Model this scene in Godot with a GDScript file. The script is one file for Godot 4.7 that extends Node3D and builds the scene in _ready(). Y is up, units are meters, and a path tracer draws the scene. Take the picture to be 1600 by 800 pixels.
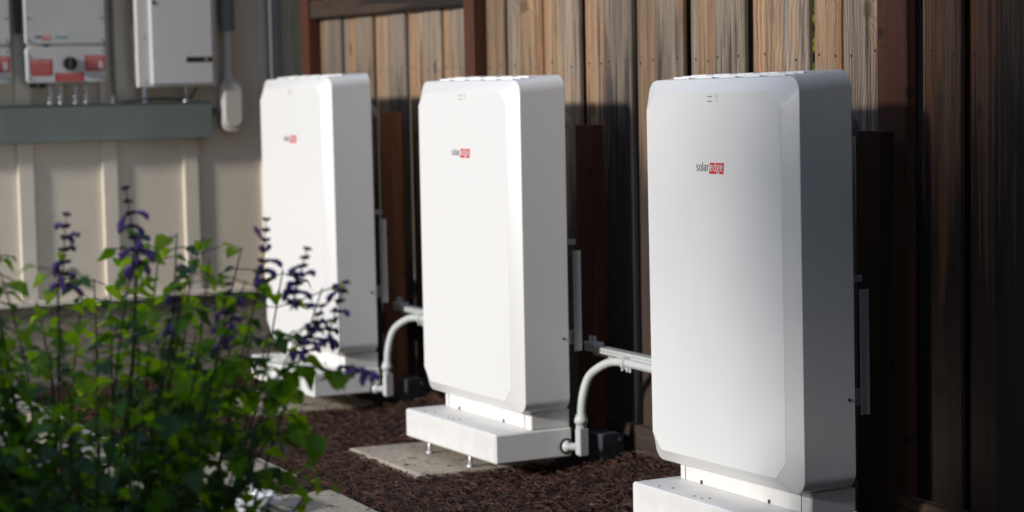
extends Node3D

var rng := RandomNumberGenerator.new()
var used := {}

# ------------------------------------------------------------------ helpers
func lin(r: float, g: float, b: float) -> Color:
	return Color(r, g, b).linear_to_srgb()

func mat(c: Color, rough := 0.6, metal := 0.0, tex: Texture2D = null) -> StandardMaterial3D:
	var m := StandardMaterial3D.new()
	m.albedo_color = c
	m.roughness = rough
	m.metallic = metal
	if tex:
		m.albedo_texture = tex
	return m

func numbered(called: String) -> String:
	if not used.has(called):
		used[called] = 0
		return called
	used[called] += 1
	return "%s_%03d" % [called, used[called]]

func tag(o: Node3D, label: String, category: String, group := "") -> Node3D:
	o.set_meta("label", label)
	o.set_meta("category", category)
	if group != "":
		o.set_meta("group", group)
	return o

func thing(called: String, label: String, category: String, at := Vector3.ZERO, group := "") -> Node3D:
	var o := Node3D.new()
	o.name = numbered(called)
	add_child(o)
	o.position = at
	tag(o, label, category, group)
	return o

func new_st() -> SurfaceTool:
	var st := SurfaceTool.new()
	st.begin(Mesh.PRIMITIVE_TRIANGLES)
	return st

func part(called: String, mesh: Mesh, m: Material, parent: Node, pos := Vector3.ZERO) -> MeshInstance3D:
	var o := MeshInstance3D.new()
	o.mesh = mesh
	if m:
		o.material_override = m
	o.name = called
	o.position = pos
	parent.add_child(o, true)
	return o

func top(called: String, mesh: Mesh, m: Material) -> MeshInstance3D:
	return part(numbered(called), mesh, m, self)

func done(st: SurfaceTool) -> ArrayMesh:
	st.generate_normals()
	return st.commit()

# a convex polygon whose front looks along «out»
func poly(st: SurfaceTool, pts: Array, out: Vector3, uvs: Array = []) -> void:
	var n := Vector3.ZERO
	for i in range(1, pts.size() - 1):
		n += (pts[i] - pts[0]).cross(pts[i + 1] - pts[0])
	var flip := n.dot(out) > 0.0
	for i in range(1, pts.size() - 1):
		var tri := [0, i + 1, i] if flip else [0, i, i + 1]
		for k in tri:
			if uvs.size() > 0:
				st.set_uv(uvs[k])
			st.add_vertex(pts[k])

func bevel_box(st: SurfaceTool, c: Vector3, s: Vector3, b := 0.004) -> void:
	st.set_smooth_group(-1)
	var h := s * 0.5
	b = minf(b, minf(h.x, minf(h.y, h.z)) * 0.9)
	var v := func(ax: int, sx: float, sy: float, sz: float) -> Vector3:
		var d := Vector3(h.x - b, h.y - b, h.z - b)
		d[ax] += b
		return c + Vector3(sx * d.x, sy * d.y, sz * d.z)
	for ax in 3:
		for s0 in [-1.0, 1.0]:
			var pts := []
			for q in [[-1, -1], [1, -1], [1, 1], [-1, 1]]:
				var sg := [0.0, 0.0, 0.0]
				sg[ax] = s0
				sg[(ax + 1) % 3] = q[0]
				sg[(ax + 2) % 3] = q[1]
				pts.append(v.call(ax, sg[0], sg[1], sg[2]))
			var out := Vector3.ZERO
			out[ax] = s0
			poly(st, pts, out)
	for ax in 3:
		var a1 := (ax + 1) % 3
		var a2 := (ax + 2) % 3
		for s1 in [-1.0, 1.0]:
			for s2 in [-1.0, 1.0]:
				var pts := []
				for q in [[-1.0, a1], [1.0, a1], [1.0, a2], [-1.0, a2]]:
					var sg := [0.0, 0.0, 0.0]
					sg[ax] = q[0]
					sg[a1] = s1
					sg[a2] = s2
					pts.append(v.call(q[1], sg[0], sg[1], sg[2]))
				var out := Vector3.ZERO
				out[a1] = s1
				out[a2] = s2
				poly(st, pts, out)
	for sx in [-1.0, 1.0]:
		for sy in [-1.0, 1.0]:
			for sz in [-1.0, 1.0]:
				poly(st, [v.call(0, sx, sy, sz), v.call(1, sx, sy, sz), v.call(2, sx, sy, sz)], Vector3(sx, sy, sz))

func box_mesh(s: Vector3, b := 0.004, c := Vector3.ZERO) -> ArrayMesh:
	var st := new_st()
	bevel_box(st, c, s, b)
	return done(st)

# a box given by its two corners
func slab_mesh(a: Vector3, z: Vector3, b := 0.004) -> ArrayMesh:
	return box_mesh((z - a).abs(), b, (a + z) * 0.5)

func tube(st: SurfaceTool, pts: Array, radii: Array, sides := 10, caps := true) -> void:
	st.set_smooth_group(1)
	var rings := []
	var up := Vector3(0.13, 0.31, 0.94).normalized()
	for i in pts.size():
		var d: Vector3 = (pts[mini(i + 1, pts.size() - 1)] - pts[maxi(i - 1, 0)]).normalized()
		var x := up.cross(d)
		if x.length() < 0.05:
			x = Vector3.RIGHT.cross(d)
		x = x.normalized()
		var y := d.cross(x)
		up = y.cross(Vector3.ZERO) if false else up
		var ring := []
		var r: float = radii[mini(i, radii.size() - 1)]
		for k in sides:
			var a := TAU * k / sides
			ring.append(pts[i] + (x * cos(a) + y * sin(a)) * r)
		rings.append(ring)
	for i in range(rings.size() - 1):
		var mid: Vector3 = (pts[i] + pts[i + 1]) * 0.5
		for k in sides:
			var k2 := (k + 1) % sides
			var q := [rings[i][k], rings[i][k2], rings[i + 1][k2], rings[i + 1][k]]
			poly(st, q, (q[0] + q[1] + q[2] + q[3]) * 0.25 - mid)
	if caps:
		st.set_smooth_group(-1)
		poly(st, rings[0], pts[0] - pts[1])
		poly(st, rings[-1], pts[-1] - pts[-2])

func tube_mesh(pts: Array, radii: Array, sides := 10) -> ArrayMesh:
	var st := new_st()
	tube(st, pts, radii, sides)
	return done(st)

func smooth_path(ctrl: Array, n: int) -> Array:
	var c := Curve3D.new()
	for i in ctrl.size():
		var a: Vector3 = ctrl[maxi(i - 1, 0)]
		var b: Vector3 = ctrl[mini(i + 1, ctrl.size() - 1)]
		var t := (b - a) / 6.0
		c.add_point(ctrl[i], -t, t)
	var out := []
	var l := c.get_baked_length()
	for i in n + 1:
		out.append(c.sample_baked(l * i / n, true))
	return out

func fnoise(s: int, f: float, oct := 3) -> FastNoiseLite:
	var n := FastNoiseLite.new()
	n.seed = s
	n.noise_type = FastNoiseLite.TYPE_SIMPLEX_SMOOTH
	n.frequency = f
	n.fractal_octaves = oct
	return n

func noise_tex(s: int, f: float, c0: Color, c1: Color, size := 512, oct := 4) -> NoiseTexture2D:
	var t := NoiseTexture2D.new()
	t.width = size
	t.height = size
	t.seamless = true
	t.noise = fnoise(s, f, oct)
	var g := Gradient.new()
	g.set_color(0, c0)
	g.set_color(1, c1)
	g.set_offset(0, 0.2)
	g.set_offset(1, 0.8)
	t.color_ramp = g
	return t

func noise_normal(s: int, f: float, strength: float, size := 512, oct := 4) -> NoiseTexture2D:
	var t := NoiseTexture2D.new()
	t.width = size
	t.height = size
	t.seamless = true
	t.noise = fnoise(s, f, oct)
	t.as_normal_map = true
	t.bump_strength = strength
	return t

func tri(m: StandardMaterial3D, scale: float) -> StandardMaterial3D:
	m.uv1_triplanar = true
	m.uv1_world_triplanar = true
	m.uv1_scale = Vector3.ONE * scale
	return m

# ------------------------------------------------------------------ materials
var M := {}

# Eight weathered fence boards side by side: bleached grey where the face stands free, orange-brown along the
# edges, cathedral grain, knots, and dark tongues that blacken most of each lower board.
func board_picture(s: int) -> ImageTexture:
	var w := 1024
	var h := 1024
	var data := PackedByteArray()
	data.resize(w * h * 3)
	var grain := fnoise(s, 0.02, 3)
	var streak := fnoise(s + 1, 0.011, 3)
	var blot := fnoise(s + 2, 0.006, 4)
	var r := RandomNumberGenerator.new()
	r.seed = s
	for b in 8:
		var warm := r.randf()
		var edge := r.randf_range(0.62, 0.95) if b % 2 == 0 else r.randf_range(-0.05, 0.3)
		var side := 1.0 if r.randf() < 0.5 else -1.0
		var tone := r.randf_range(0.72, 1.2)
		var ring := r.randf_range(0.25, 0.75)
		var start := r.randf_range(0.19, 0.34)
		var kx := r.randf_range(0.25, 0.75)
		var ky := r.randf_range(60.0, 900.0)
		for y in h:
			var wob := streak.get_noise_2d(b * 997.0, y * 0.5) * 0.22
			var arch := 0.55 * exp(-pow((y - 330.0 - 60.0 * b) / 260.0, 2.0))
			for i in 128:
				var u := (i + 0.5) / 128.0
				var x := float(b * 128 + i)
				var kd := Vector2((u - kx) * 4.2, (y - ky) / 30.0)
				var bend := 0.22 * exp(-kd.length_squared() * 1.2)
				# flat-sawn arches: rings bend round the middle of the board
				var q := u - ring + wob * 0.5
				var cath := absf(q) * (7.0 + arch * 4.0) + y * 0.0011 * (1.0 + arch * 3.0) + bend * 7.0
				var lines := 0.5 + 0.5 * sin(cath * 13.0 + grain.get_noise_2d(x * 0.8, y * 0.06) * 3.5)
				var fine := grain.get_noise_2d(x * 14.0, y * 0.16 + b * 71.0)
				var s2 := streak.get_noise_2d(x * 3.4, y * 0.10)
				var g := clampf(0.5 + 0.55 * s2 + fine * 0.32, 0.0, 1.2)
				var t := smoothstep(edge - 0.25, edge + 0.2, (u if side > 0 else 1.0 - u) + wob + streak.get_noise_2d(x * 2.0, y * 0.07) * 0.55)
				var grey := Color(0.335, 0.27, 0.21) * (0.48 + 0.62 * g)
				var tan_ := Color(0.40, 0.26, 0.155).lerp(Color(0.37, 0.155, 0.06), clampf(warm * 0.35 + s2 * 0.6 + 0.75 * smoothstep(0.30, 0.5, absf(u - 0.5)) - 0.1, 0.0, 1.0)) * (0.52 + 0.62 * g)
				var c := tan_.lerp(grey, t * 0.95)
				c *= tone * (0.72 + 0.34 * lines)
				if fine < -0.26:
					c *= 0.55
				c = c.lerp(Color(0.10, 0.045, 0.02), smoothstep(0.30, 0.16, kd.length() * 0.5) * 0.7)
				# darker towards the bottom, in long uneven tongues along the grain
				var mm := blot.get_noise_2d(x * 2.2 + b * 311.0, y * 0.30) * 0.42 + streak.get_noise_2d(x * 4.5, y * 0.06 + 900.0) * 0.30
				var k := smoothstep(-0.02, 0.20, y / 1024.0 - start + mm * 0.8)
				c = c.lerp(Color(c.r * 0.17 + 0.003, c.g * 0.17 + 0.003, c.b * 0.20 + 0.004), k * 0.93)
				c = c.linear_to_srgb()
				var o := (y * w + b * 128 + i) * 3
				data[o] = clampi(int(c.r * 255.0), 0, 255)
				data[o + 1] = clampi(int(c.g * 255.0), 0, 255)
				data[o + 2] = clampi(int(c.b * 255.0), 0, 255)
	return ImageTexture.create_from_image(Image.create_from_data(w, h, false, Image.FORMAT_RGB8, data))

# reddish stained post wood
func post_picture(s: int) -> ImageTexture:
	var w := 256
	var h := 1024
	var data := PackedByteArray()
	data.resize(w * h * 3)
	var grain := fnoise(s, 0.02, 3)
	var r := RandomNumberGenerator.new()
	r.seed = s
	var knots := []
	for i in 5:
		knots.append(Vector2(r.randf_range(0.15, 0.85), r.randf_range(0.05, 0.95)))
	for y in h:
		for x in w:
			var u := (x + 0.5) / w
			var v := (y + 0.5) / h
			var bend := 0.0
			var dark := 0.0
			for k in knots:
				var d := Vector2((u - k.x) * 1.0, (v - k.y) * 11.0)
				bend += 0.25 * exp(-d.length_squared() * 22.0)
				dark = maxf(dark, smoothstep(0.11, 0.06, d.length()))
			var lines := 0.5 + 0.5 * sin((u + bend) * 46.0 + grain.get_noise_2d(x, y * 0.12) * 5.0)
			var g := 0.85 + 0.35 * grain.get_noise_2d(x * 3.0, y * 0.2) + 0.14 * lines
			var c := Color(0.36, 0.135, 0.06) * g
			c = c.lerp(Color(0.03, 0.01, 0.005), dark * 0.8).linear_to_srgb()
			var o := (y * w + x) * 3
			data[o] = clampi(int(c.r * 255.0), 0, 255)
			data[o + 1] = clampi(int(c.g * 255.0), 0, 255)
			data[o + 2] = clampi(int(c.b * 255.0), 0, 255)
	return ImageTexture.create_from_image(Image.create_from_data(w, h, false, Image.FORMAT_RGB8, data))

# a printed red warning sticker: lines of small white print
func sticker_picture(s: int, w: int, h: int, patch: bool) -> ImageTexture:
	var im := Image.create(w, h, false, Image.FORMAT_RGB8)
	im.fill(Color(0.66, 0.03, 0.06))
	var r := RandomNumberGenerator.new()
	r.seed = s
	var rows := 6
	for row in rows:
		var y0 := int(h * (0.1 + 0.85 * row / rows))
		var th := int(h * (0.075 if row == 0 else 0.045))
		var x := int(w * 0.08)
		var stop := int(w * (0.62 if patch and row > 1 else 0.92))
		while x < stop:
			var l := r.randi_range(4, 13)
			im.fill_rect(Rect2i(x, y0, mini(l, stop - x), th), Color(0.93, 0.82, 0.8))
			x += l + r.randi_range(2, 4)
	if patch:
		im.fill_rect(Rect2i(int(w * 0.66), int(h * 0.36), int(w * 0.24), int(h * 0.56)), Color(0.85, 0.82, 0.82))
		for k in 5:
			im.fill_rect(Rect2i(int(w * 0.7), int(h * (0.42 + 0.1 * k)), int(w * 0.16), int(h * 0.035)), Color(0.35, 0.3, 0.35))
	return ImageTexture.create_from_image(im)

func make_materials() -> void:
	M.white = mat(lin(0.80, 0.80, 0.79), 0.34)
	M.white.normal_enabled = true
	M.white.normal_texture = noise_normal(5, 0.12, 0.6, 256, 2)
	M.white.normal_scale = 0.08
	tri(M.white, 7.0)
	M.louvre = mat(lin(0.86, 0.86, 0.86), 0.25)
	M.stand = mat(Color.WHITE, 0.5, 0.0, noise_tex(9, 0.01, lin(0.74, 0.73, 0.71), lin(0.80, 0.795, 0.78), 512, 5))
	tri(M.stand, 1.7)
	M.vent_dark = mat(lin(0.05, 0.055, 0.065), 0.6)
	M.logo_grey = mat(lin(0.09, 0.09, 0.10), 0.5)
	M.logo_red = mat(lin(0.68, 0.03, 0.035), 0.5)
	M.logo_white = mat(lin(0.78, 0.78, 0.77), 0.5)
	M.print_grey = mat(lin(0.3, 0.3, 0.3), 0.6)
	M.sticker_clear = mat(lin(0.7, 0.72, 0.68), 0.3)
	M.screw = mat(lin(0.12, 0.12, 0.125), 0.35, 0.8)
	M.zinc = mat(lin(0.62, 0.64, 0.65), 0.28, 0.9)
	M.zinc_dull = mat(Color.WHITE, 0.45, 0.55, noise_tex(15, 0.03, lin(0.52, 0.54, 0.54), lin(0.68, 0.69, 0.68), 256))
	tri(M.zinc_dull, 4.0)
	M.strut = mat(lin(0.66, 0.68, 0.67), 0.4, 0.25)
	M.bracket = mat(lin(0.40, 0.40, 0.41), 0.45, 0.2)
	M.pvc = mat(Color.WHITE, 0.42, 0.0, noise_tex(17, 0.02, lin(0.52, 0.55, 0.54), lin(0.6, 0.62, 0.6), 256))
	tri(M.pvc, 3.0)
	M.pvc_warm = mat(lin(0.60, 0.57, 0.52), 0.45)
	M.grey_box = mat(Color.WHITE, 0.5, 0.0, noise_tex(19, 0.02, lin(0.045, 0.05, 0.058), lin(0.07, 0.075, 0.085), 256))
	tri(M.grey_box, 3.0)
	M.trough = mat(Color.WHITE, 0.5, 0.0, noise_tex(21, 0.006, lin(0.16, 0.195, 0.18), lin(0.195, 0.23, 0.21), 256))
	tri(M.trough, 1.5)
	M.inverter = mat(Color.WHITE, 0.42, 0.0, noise_tex(23, 0.01, lin(0.53, 0.54, 0.53), lin(0.57, 0.58, 0.57), 256))
	tri(M.inverter, 1.5)
	M.cover = mat(lin(0.64, 0.645, 0.65), 0.4)
	M.flange = mat(lin(0.70, 0.68, 0.65), 0.4)
	M.black = mat(lin(0.015, 0.015, 0.017), 0.4)
	M.dark_grey = mat(lin(0.07, 0.075, 0.085), 0.5)
	M.screen = mat(lin(0.012, 0.013, 0.015), 0.12)
	M.green_dot = mat(lin(0.25, 0.3, 0.2), 0.3)
	M.teal = mat(lin(0.1, 0.35, 0.33), 0.5)
	M.siding = mat(Color.WHITE, 0.75, 0.0, noise_tex(25, 0.008, lin(0.74, 0.665, 0.54), lin(0.77, 0.695, 0.57), 512, 5))
	M.siding.normal_enabled = true
	M.siding.normal_texture = noise_normal(26, 0.05, 2.0)
	M.siding.normal_scale = 0.15
	tri(M.siding, 1.3)
	M.trim = mat(Color.WHITE, 0.65, 0.0, noise_tex(27, 0.02, lin(0.76, 0.69, 0.575), lin(0.79, 0.72, 0.605), 256))
	tri(M.trim, 1.0)
	M.foundation = mat(Color.WHITE, 0.9, 0.0, noise_tex(29, 0.02, lin(0.20, 0.17, 0.135), lin(0.33, 0.29, 0.24), 512, 5))
	tri(M.foundation, 1.6)
	M.roof = mat(Color.WHITE, 0.9, 0.0, noise_tex(31, 0.05, lin(0.06, 0.055, 0.05), lin(0.13, 0.12, 0.11), 256))
	tri(M.roof, 2.0)
	M.downspout = mat(lin(0.11, 0.115, 0.125), 0.4)
	M.slab = mat(Color.WHITE, 0.85, 0.0, noise_tex(33, 0.02, lin(0.31, 0.265, 0.205), lin(0.45, 0.395, 0.32), 512, 5))
	M.slab.normal_enabled = true
	M.slab.normal_texture = noise_normal(34, 0.08, 4.0)
	M.slab.normal_scale = 0.5
	tri(M.slab, 2.6)
	M.concrete = mat(Color.WHITE, 0.85, 0.0, noise_tex(37, 0.02, lin(0.36, 0.34, 0.30), lin(0.48, 0.46, 0.42), 512, 5))
	tri(M.concrete, 1.3)
	M.mulch = mat(Color.WHITE, 0.95, 0.0, noise_tex(35, 0.06, lin(0.014, 0.007, 0.005), lin(0.036, 0.015, 0.010), 512, 5))
	M.mulch.normal_enabled = true
	M.mulch.normal_texture = noise_normal(36, 0.09, 8.0)
	tri(M.mulch, 3.0)
	M.chip = mat(Color.WHITE, 0.85)
	M.chip.vertex_color_use_as_albedo = true
	M.leaf_litter = mat(lin(0.25, 0.16, 0.08), 0.8)
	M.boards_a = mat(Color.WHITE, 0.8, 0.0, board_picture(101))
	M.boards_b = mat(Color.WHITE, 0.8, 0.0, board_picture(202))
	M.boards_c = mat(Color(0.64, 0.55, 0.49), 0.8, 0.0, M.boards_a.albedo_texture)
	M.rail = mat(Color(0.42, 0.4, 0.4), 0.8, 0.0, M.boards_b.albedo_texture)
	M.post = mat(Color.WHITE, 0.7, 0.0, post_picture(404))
	M.post_dark = mat(Color(0.50, 0.42, 0.38), 0.75, 0.0, M.post.albedo_texture)  # darker tint; on the middle support post it puts shade into the colour
	M.nail = mat(lin(0.06, 0.05, 0.045), 0.5, 0.6)
	var nm := CylinderMesh.new()
	nm.top_radius = 0.0042
	nm.bottom_radius = 0.0048
	nm.height = 0.003
	nm.radial_segments = 8
	nm.rings = 0
	M.nail_mesh = nm
	M.post_shaded = mat(Color(0.34, 0.30, 0.28), 0.8, 0.0, M.post.albedo_texture)  # post wood tinted nearly black, shade put into the colour
	M.leaf = []
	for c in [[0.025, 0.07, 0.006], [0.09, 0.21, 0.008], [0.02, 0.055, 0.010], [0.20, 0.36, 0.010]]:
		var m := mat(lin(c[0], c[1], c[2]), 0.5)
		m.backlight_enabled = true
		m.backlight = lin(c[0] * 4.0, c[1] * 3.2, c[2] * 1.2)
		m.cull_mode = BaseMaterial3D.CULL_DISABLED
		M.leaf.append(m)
	M.stem = mat(lin(0.05, 0.07, 0.025), 0.7)
	M.spike = mat(lin(0.07, 0.035, 0.075), 0.7)
	M.petal = mat(lin(0.28, 0.14, 0.46), 0.6)
	M.petal.backlight_enabled = true
	M.petal.backlight = lin(0.2, 0.1, 0.36)
	M.blocker_leaf = mat(lin(0.03, 0.055, 0.018), 0.6)  # leaves of the added light blockers out of view
	M.blocker_leaf.backlight_enabled = true
	M.blocker_leaf.backlight = lin(0.03, 0.06, 0.01)
	M.sun_leaf = mat(lin(0.30, 0.32, 0.02), 0.6)
	M.sun_leaf.backlight_enabled = true
	M.sun_leaf.backlight = lin(0.3, 0.35, 0.03)
	M.bark = mat(Color.WHITE, 0.9, 0.0, noise_tex(41, 0.04, lin(0.05, 0.035, 0.025), lin(0.13, 0.10, 0.075), 256))
	tri(M.bark, 3.0)
	M.pale_tube = mat(lin(0.62, 0.64, 0.66), 0.15)

# ------------------------------------------------------------------ battery units
const UW := 0.79
const UH := 1.179
const UD := 0.215

# outline in x, y (origin bottom centre): rounded corners of radius r; straight = corners cut off instead
func outline(hw: float, y0: float, y1r: float, y1f: float, r: float, straight: bool, n := 8) -> Array:
	var pts := []
	for c in [[1, 1], [-1, 1], [-1, -1], [1, -1]]:
		var yc: float = (y1f - r) if c[1] > 0 else (y0 + r)
		var cc := Vector2(c[0] * (hw - r), yc)
		var a0: float = [0.0, PI / 2, PI, PI * 1.5][[[1, 1], [-1, 1], [-1, -1], [1, -1]].find(c)]
		var pa := cc + Vector2(cos(a0), sin(a0)) * r
		var pb := cc + Vector2(cos(a0 + PI / 2), sin(a0 + PI / 2)) * r
		for i in n + 1:
			var t := float(i) / n
			if straight:
				pts.append(pa.lerp(pb, t))
			else:
				pts.append(cc + Vector2(cos(a0 + t * PI / 2), sin(a0 + t * PI / 2)) * r)
	return pts

func loft(st: SurfaceTool, a: Array, za: float, b: Array, zb: float, smooth: int) -> void:
	for i in a.size():
		var j := (i + 1) % a.size()
		st.set_smooth_group(smooth)
		var q := [Vector3(a[i].x, a[i].y, za), Vector3(a[j].x, a[j].y, za), Vector3(b[j].x, b[j].y, zb), Vector3(b[i].x, b[i].y, zb)]
		var m: Vector2 = (a[i] + a[j]) * 0.5
		poly(st, q, Vector3(m.x, m.y - UH * 0.5, 0.05 + absf(za - zb) * 0.0))

func fan(st: SurfaceTool, a: Array, z: float, out: float) -> void:
	st.set_smooth_group(-1)
	var pts := []
	for p in a:
		pts.append(Vector3(p.x, p.y, z))
	poly(st, pts, Vector3(0, 0, out))

func text_part(called: String, s: String, size: float, m: Material, parent: Node, at: Vector3, squeeze := 1.0, depth := 0.0008) -> MeshInstance3D:
	var t := TextMesh.new()
	var f := SystemFont.new()
	f.font_names = PackedStringArray(["Droid Sans"])
	t.font = f
	t.text = s
	t.font_size = 64
	t.pixel_size = size / 64.0
	t.depth = depth
	t.curve_step = 2.0
	t.horizontal_alignment = HORIZONTAL_ALIGNMENT_LEFT
	t.vertical_alignment = VERTICAL_ALIGNMENT_BOTTOM
	var o := part(called, t, m, parent, at)
	o.scale = Vector3(squeeze, 1, 1)
	return o

func make_unit() -> Node3D:
	var u := Node3D.new()
	var c := 0.040
	var cz := 0.0325
	var r := 0.047
	var drop := 0.016          # the top falls forward
	var rear := outline(UW / 2 - 0.004, 0.004, 0, UH + drop - 0.004, r, false)
	var rear2 := outline(UW / 2, 0.0, 0, UH + drop, r + 0.002, false)
	var fr := outline(UW / 2, 0.0, 0, UH, r, false)
	var fr1 := outline(UW / 2 - 0.0015, 0.0015, 0, UH - 0.0015, r, false)
	var inn := outline(UW / 2 - c, c, 0, UH - c, 0.05, true)
	var st := new_st()
	loft(st, rear, -UD, rear2, -UD + 0.004, 2)
	loft(st, rear2, -UD + 0.004, fr, -cz - 0.002, 3)
	loft(st, fr, -cz - 0.002, fr1, -cz, 4)
	loft(st, fr1, -cz, inn, 0.0, 5)
	fan(st, rear, -UD, -1)
	part("body", done(st), M.white, u)
	st = new_st()
	var pin := outline(UW / 2 - c - 0.0012, c + 0.0012, 0, UH - c - 0.0012, 0.05, true)
	loft(st, inn, 0.0, pin, 0.0016, 6)
	fan(st, pin, 0.0016, 1)
	part("front_panel", done(st), M.white, u)
	# louvres in five groups across the top
	for g in 5:
		st = new_st()
		for k in 3:
			var z := -0.062 - 0.032 * k
			var y: float = UH + drop * (-z - cz) / (UD - cz)
			bevel_box(st, Vector3(-0.25 + 0.125 * g, y + 0.0025, z), Vector3(0.085, 0.007, 0.004), 0.001)
		part("louvre", done(st), M.louvre, u)
		st = new_st()
		for k in 3:
			var z := -0.070 - 0.032 * k
			var y: float = UH + drop * (-z - cz) / (UD - cz)
			bevel_box(st, Vector3(-0.25 + 0.125 * g, y - 0.002, z), Vector3(0.085, 0.006, 0.014), 0.001)
		part("louvre_slot", done(st), M.vent_dark, u)
	# mounting hardware behind the right edge
	part("side_bracket", box_mesh(Vector3(0.006, 0.36, 0.032), 0.002, Vector3(UW / 2 - 0.012, 0.39, -UD - 0.042)), M.bracket, u)
	part("bracket_arm", box_mesh(Vector3(0.012, 0.05, 0.05), 0.002, Vector3(UW / 2 - 0.03, 0.26, -UD - 0.022)), M.bracket, u)
	part("bracket_arm", box_mesh(Vector3(0.012, 0.02, 0.05), 0.002, Vector3(UW / 2 - 0.03, 0.60, -UD - 0.022)), M.bracket, u)
	st = new_st()
	var hook := [Vector3(0, 0.03, 0), Vector3(0, 0.0, -0.03), Vector3(0, -0.035, -0.03), Vector3(0, -0.03, 0)]
	poly(st, hook, Vector3(1, 0, 0))
	var hook2 := []
	for p in hook:
		hook2.append(p + Vector3(-0.02, 0, 0))
	poly(st, hook2, Vector3(-1, 0, 0))
	for i in 4:
		var j := (i + 1) % 4
		poly(st, [hook[i], hook[j], hook2[j], hook2[i]], (hook[i] + hook[j]) * 0.5 - Vector3(0, -0.01, -0.015))
	st.set_smooth_group(-1)
	part("upper_hook", done(st), M.bracket, u, Vector3(UW / 2 - 0.01, 1.04, -UD))
	var sc := CylinderMesh.new()
	sc.top_radius = 0.0045
	sc.bottom_radius = 0.005
	sc.height = 0.003
	sc.radial_segments = 12
	var s := part("screw", sc, M.screw, u, Vector3(UW / 2 + 0.001, 0.26, -UD + 0.024))
	s.rotation.z = -PI / 2
	# brand mark
	var logo := Node3D.new()
	logo.name = "brand_mark"
	logo.position = Vector3(-0.080, 0.8995, 0.0022)
	u.add_child(logo)
	text_part("letters", "solar", 0.034, M.logo_grey, logo, Vector3(0, 0, 0), 0.92)
	st = new_st()
	st.set_smooth_group(-1)
	poly(st, [Vector3(0.070, 0.001, 0), Vector3(0.145, 0.001, 0), Vector3(0.1495, 0.0335, 0), Vector3(0.0745, 0.0335, 0)], Vector3(0, 0, 1))
	part("red_block", done(st), M.logo_red, logo)
	text_part("letters", "edge", 0.034, M.logo_white, logo, Vector3(0.0735, 0.0005, 0.0009), 0.96)
	# small certification sticker near the top edge
	part("sticker", box_mesh(Vector3(0.015, 0.024, 0.0008), 0.0002, Vector3(0.034, UH - c - 0.018, 0.0022)), M.sticker_clear, u)
	st = new_st()
	for k in 2:
		bevel_box(st, Vector3(0.0, UH - c - 0.012 - 0.014 * k, 0.0020), Vector3(0.026, 0.0035, 0.0006), 0.0001)
	part("fine_print", done(st), M.print_grey, u)
	return u

func make_stand() -> Node3D:
	var s := Node3D.new()
	part("base_box", slab_mesh(Vector3(-0.372, 0.045, -0.245), Vector3(0.372, 0.152, 0.066), 0.006), M.stand, s)
	part("neck", slab_mesh(Vector3(-0.325, 0.1525, -0.24), Vector3(0.365, 0.219, -0.082), 0.004), M.stand, s)
	var st := new_st()
	bevel_box(st, Vector3(-0.293, 0.186, -0.0812), Vector3(0.0022, 0.064, 0.001), 0.0002)
	part("seam", done(st), M.vent_dark, s)
	st = new_st()
	bevel_box(st, Vector3(0.318, 0.186, -0.0812), Vector3(0.0022, 0.064, 0.001), 0.0002)
	part("seam", done(st), M.vent_dark, s)
	for x in [-0.2, 0.16]:
		st = new_st()
		bevel_box(st, Vector3(x, 0.162, -0.079), Vector3(0.008, 0.012, 0.006), 0.002)
		part("bolt", done(st), M.screw, s)
	for p in [[-0.26, 0.035], [-0.21, 0.018], [-0.07, 0.03], [-0.015, 0.012], [-0.03, 0.03]]:
		var cy := CylinderMesh.new()
		cy.top_radius = 0.004
		cy.bottom_radius = 0.004
		cy.height = 0.002
		cy.radial_segments = 10
		part("screw", cy, M.screw, s, Vector3(p[0], 0.1525, p[1]))
	for x in [-0.21, 0.13]:
		for z in [0.045, -0.2]:
			st = new_st()
			tube(st, [Vector3(x, 0.001, z), Vector3(x, 0.010, z), Vector3(x, 0.011, z), Vector3(x, 0.05, z)], [0.014, 0.014, 0.007, 0.007], 12)
			part("levelling_foot", done(st), M.zinc_dull, s)
	return s

# ------------------------------------------------------------------ fence
func board_mesh(w: float, h: float, t: float, slot: int) -> ArrayMesh:
	var st := new_st()
	st.set_smooth_group(-1)
	var x := w * 0.5
	var z := t * 0.5
	var b := 0.003
	var u0 := (slot % 8) / 8.0 + 0.004
	var u1 := (slot % 8 + 1) / 8.0 - 0.004
	var ring := [Vector2(-x, z - b), Vector2(-x + b, z), Vector2(x - b, z), Vector2(x, z - b), Vector2(x, -z + b), Vector2(x - b, -z), Vector2(-x + b, -z), Vector2(-x, -z + b)]
	var v1 := h / 2.05
	for i in 8:
		var j := (i + 1) % 8
		var ua: float = lerpf(u0, u1, (ring[i].x + x) / w)
		var ub: float = lerpf(u0, u1, (ring[j].x + x) / w)
		if absf(ua - ub) < 0.002:
			ub = clampf(ua + 0.02, u0, u1) if ua < (u0 + u1) * 0.5 else ua - 0.02
		var m: Vector2 = (ring[i] + ring[j]) * 0.5
		poly(st, [Vector3(ring[i].x, 0, ring[i].y), Vector3(ring[j].x, 0, ring[j].y), Vector3(ring[j].x, h, ring[j].y), Vector3(ring[i].x, h, ring[i].y)],
			Vector3(m.x, 0, m.y * 4), [Vector2(ua, v1), Vector2(ub, v1), Vector2(ub, 0), Vector2(ua, 0)])
	for y in [0.0, h]:
		var pts := []
		var uv := []
		for p in ring:
			pts.append(Vector3(p.x, y, p.y))
			uv.append(Vector2(lerpf(u0, u1, (p.x + x) / w), 0.5))
		poly(st, pts, Vector3(0, y - h * 0.5, 0), uv)
	return done(st)

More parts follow.
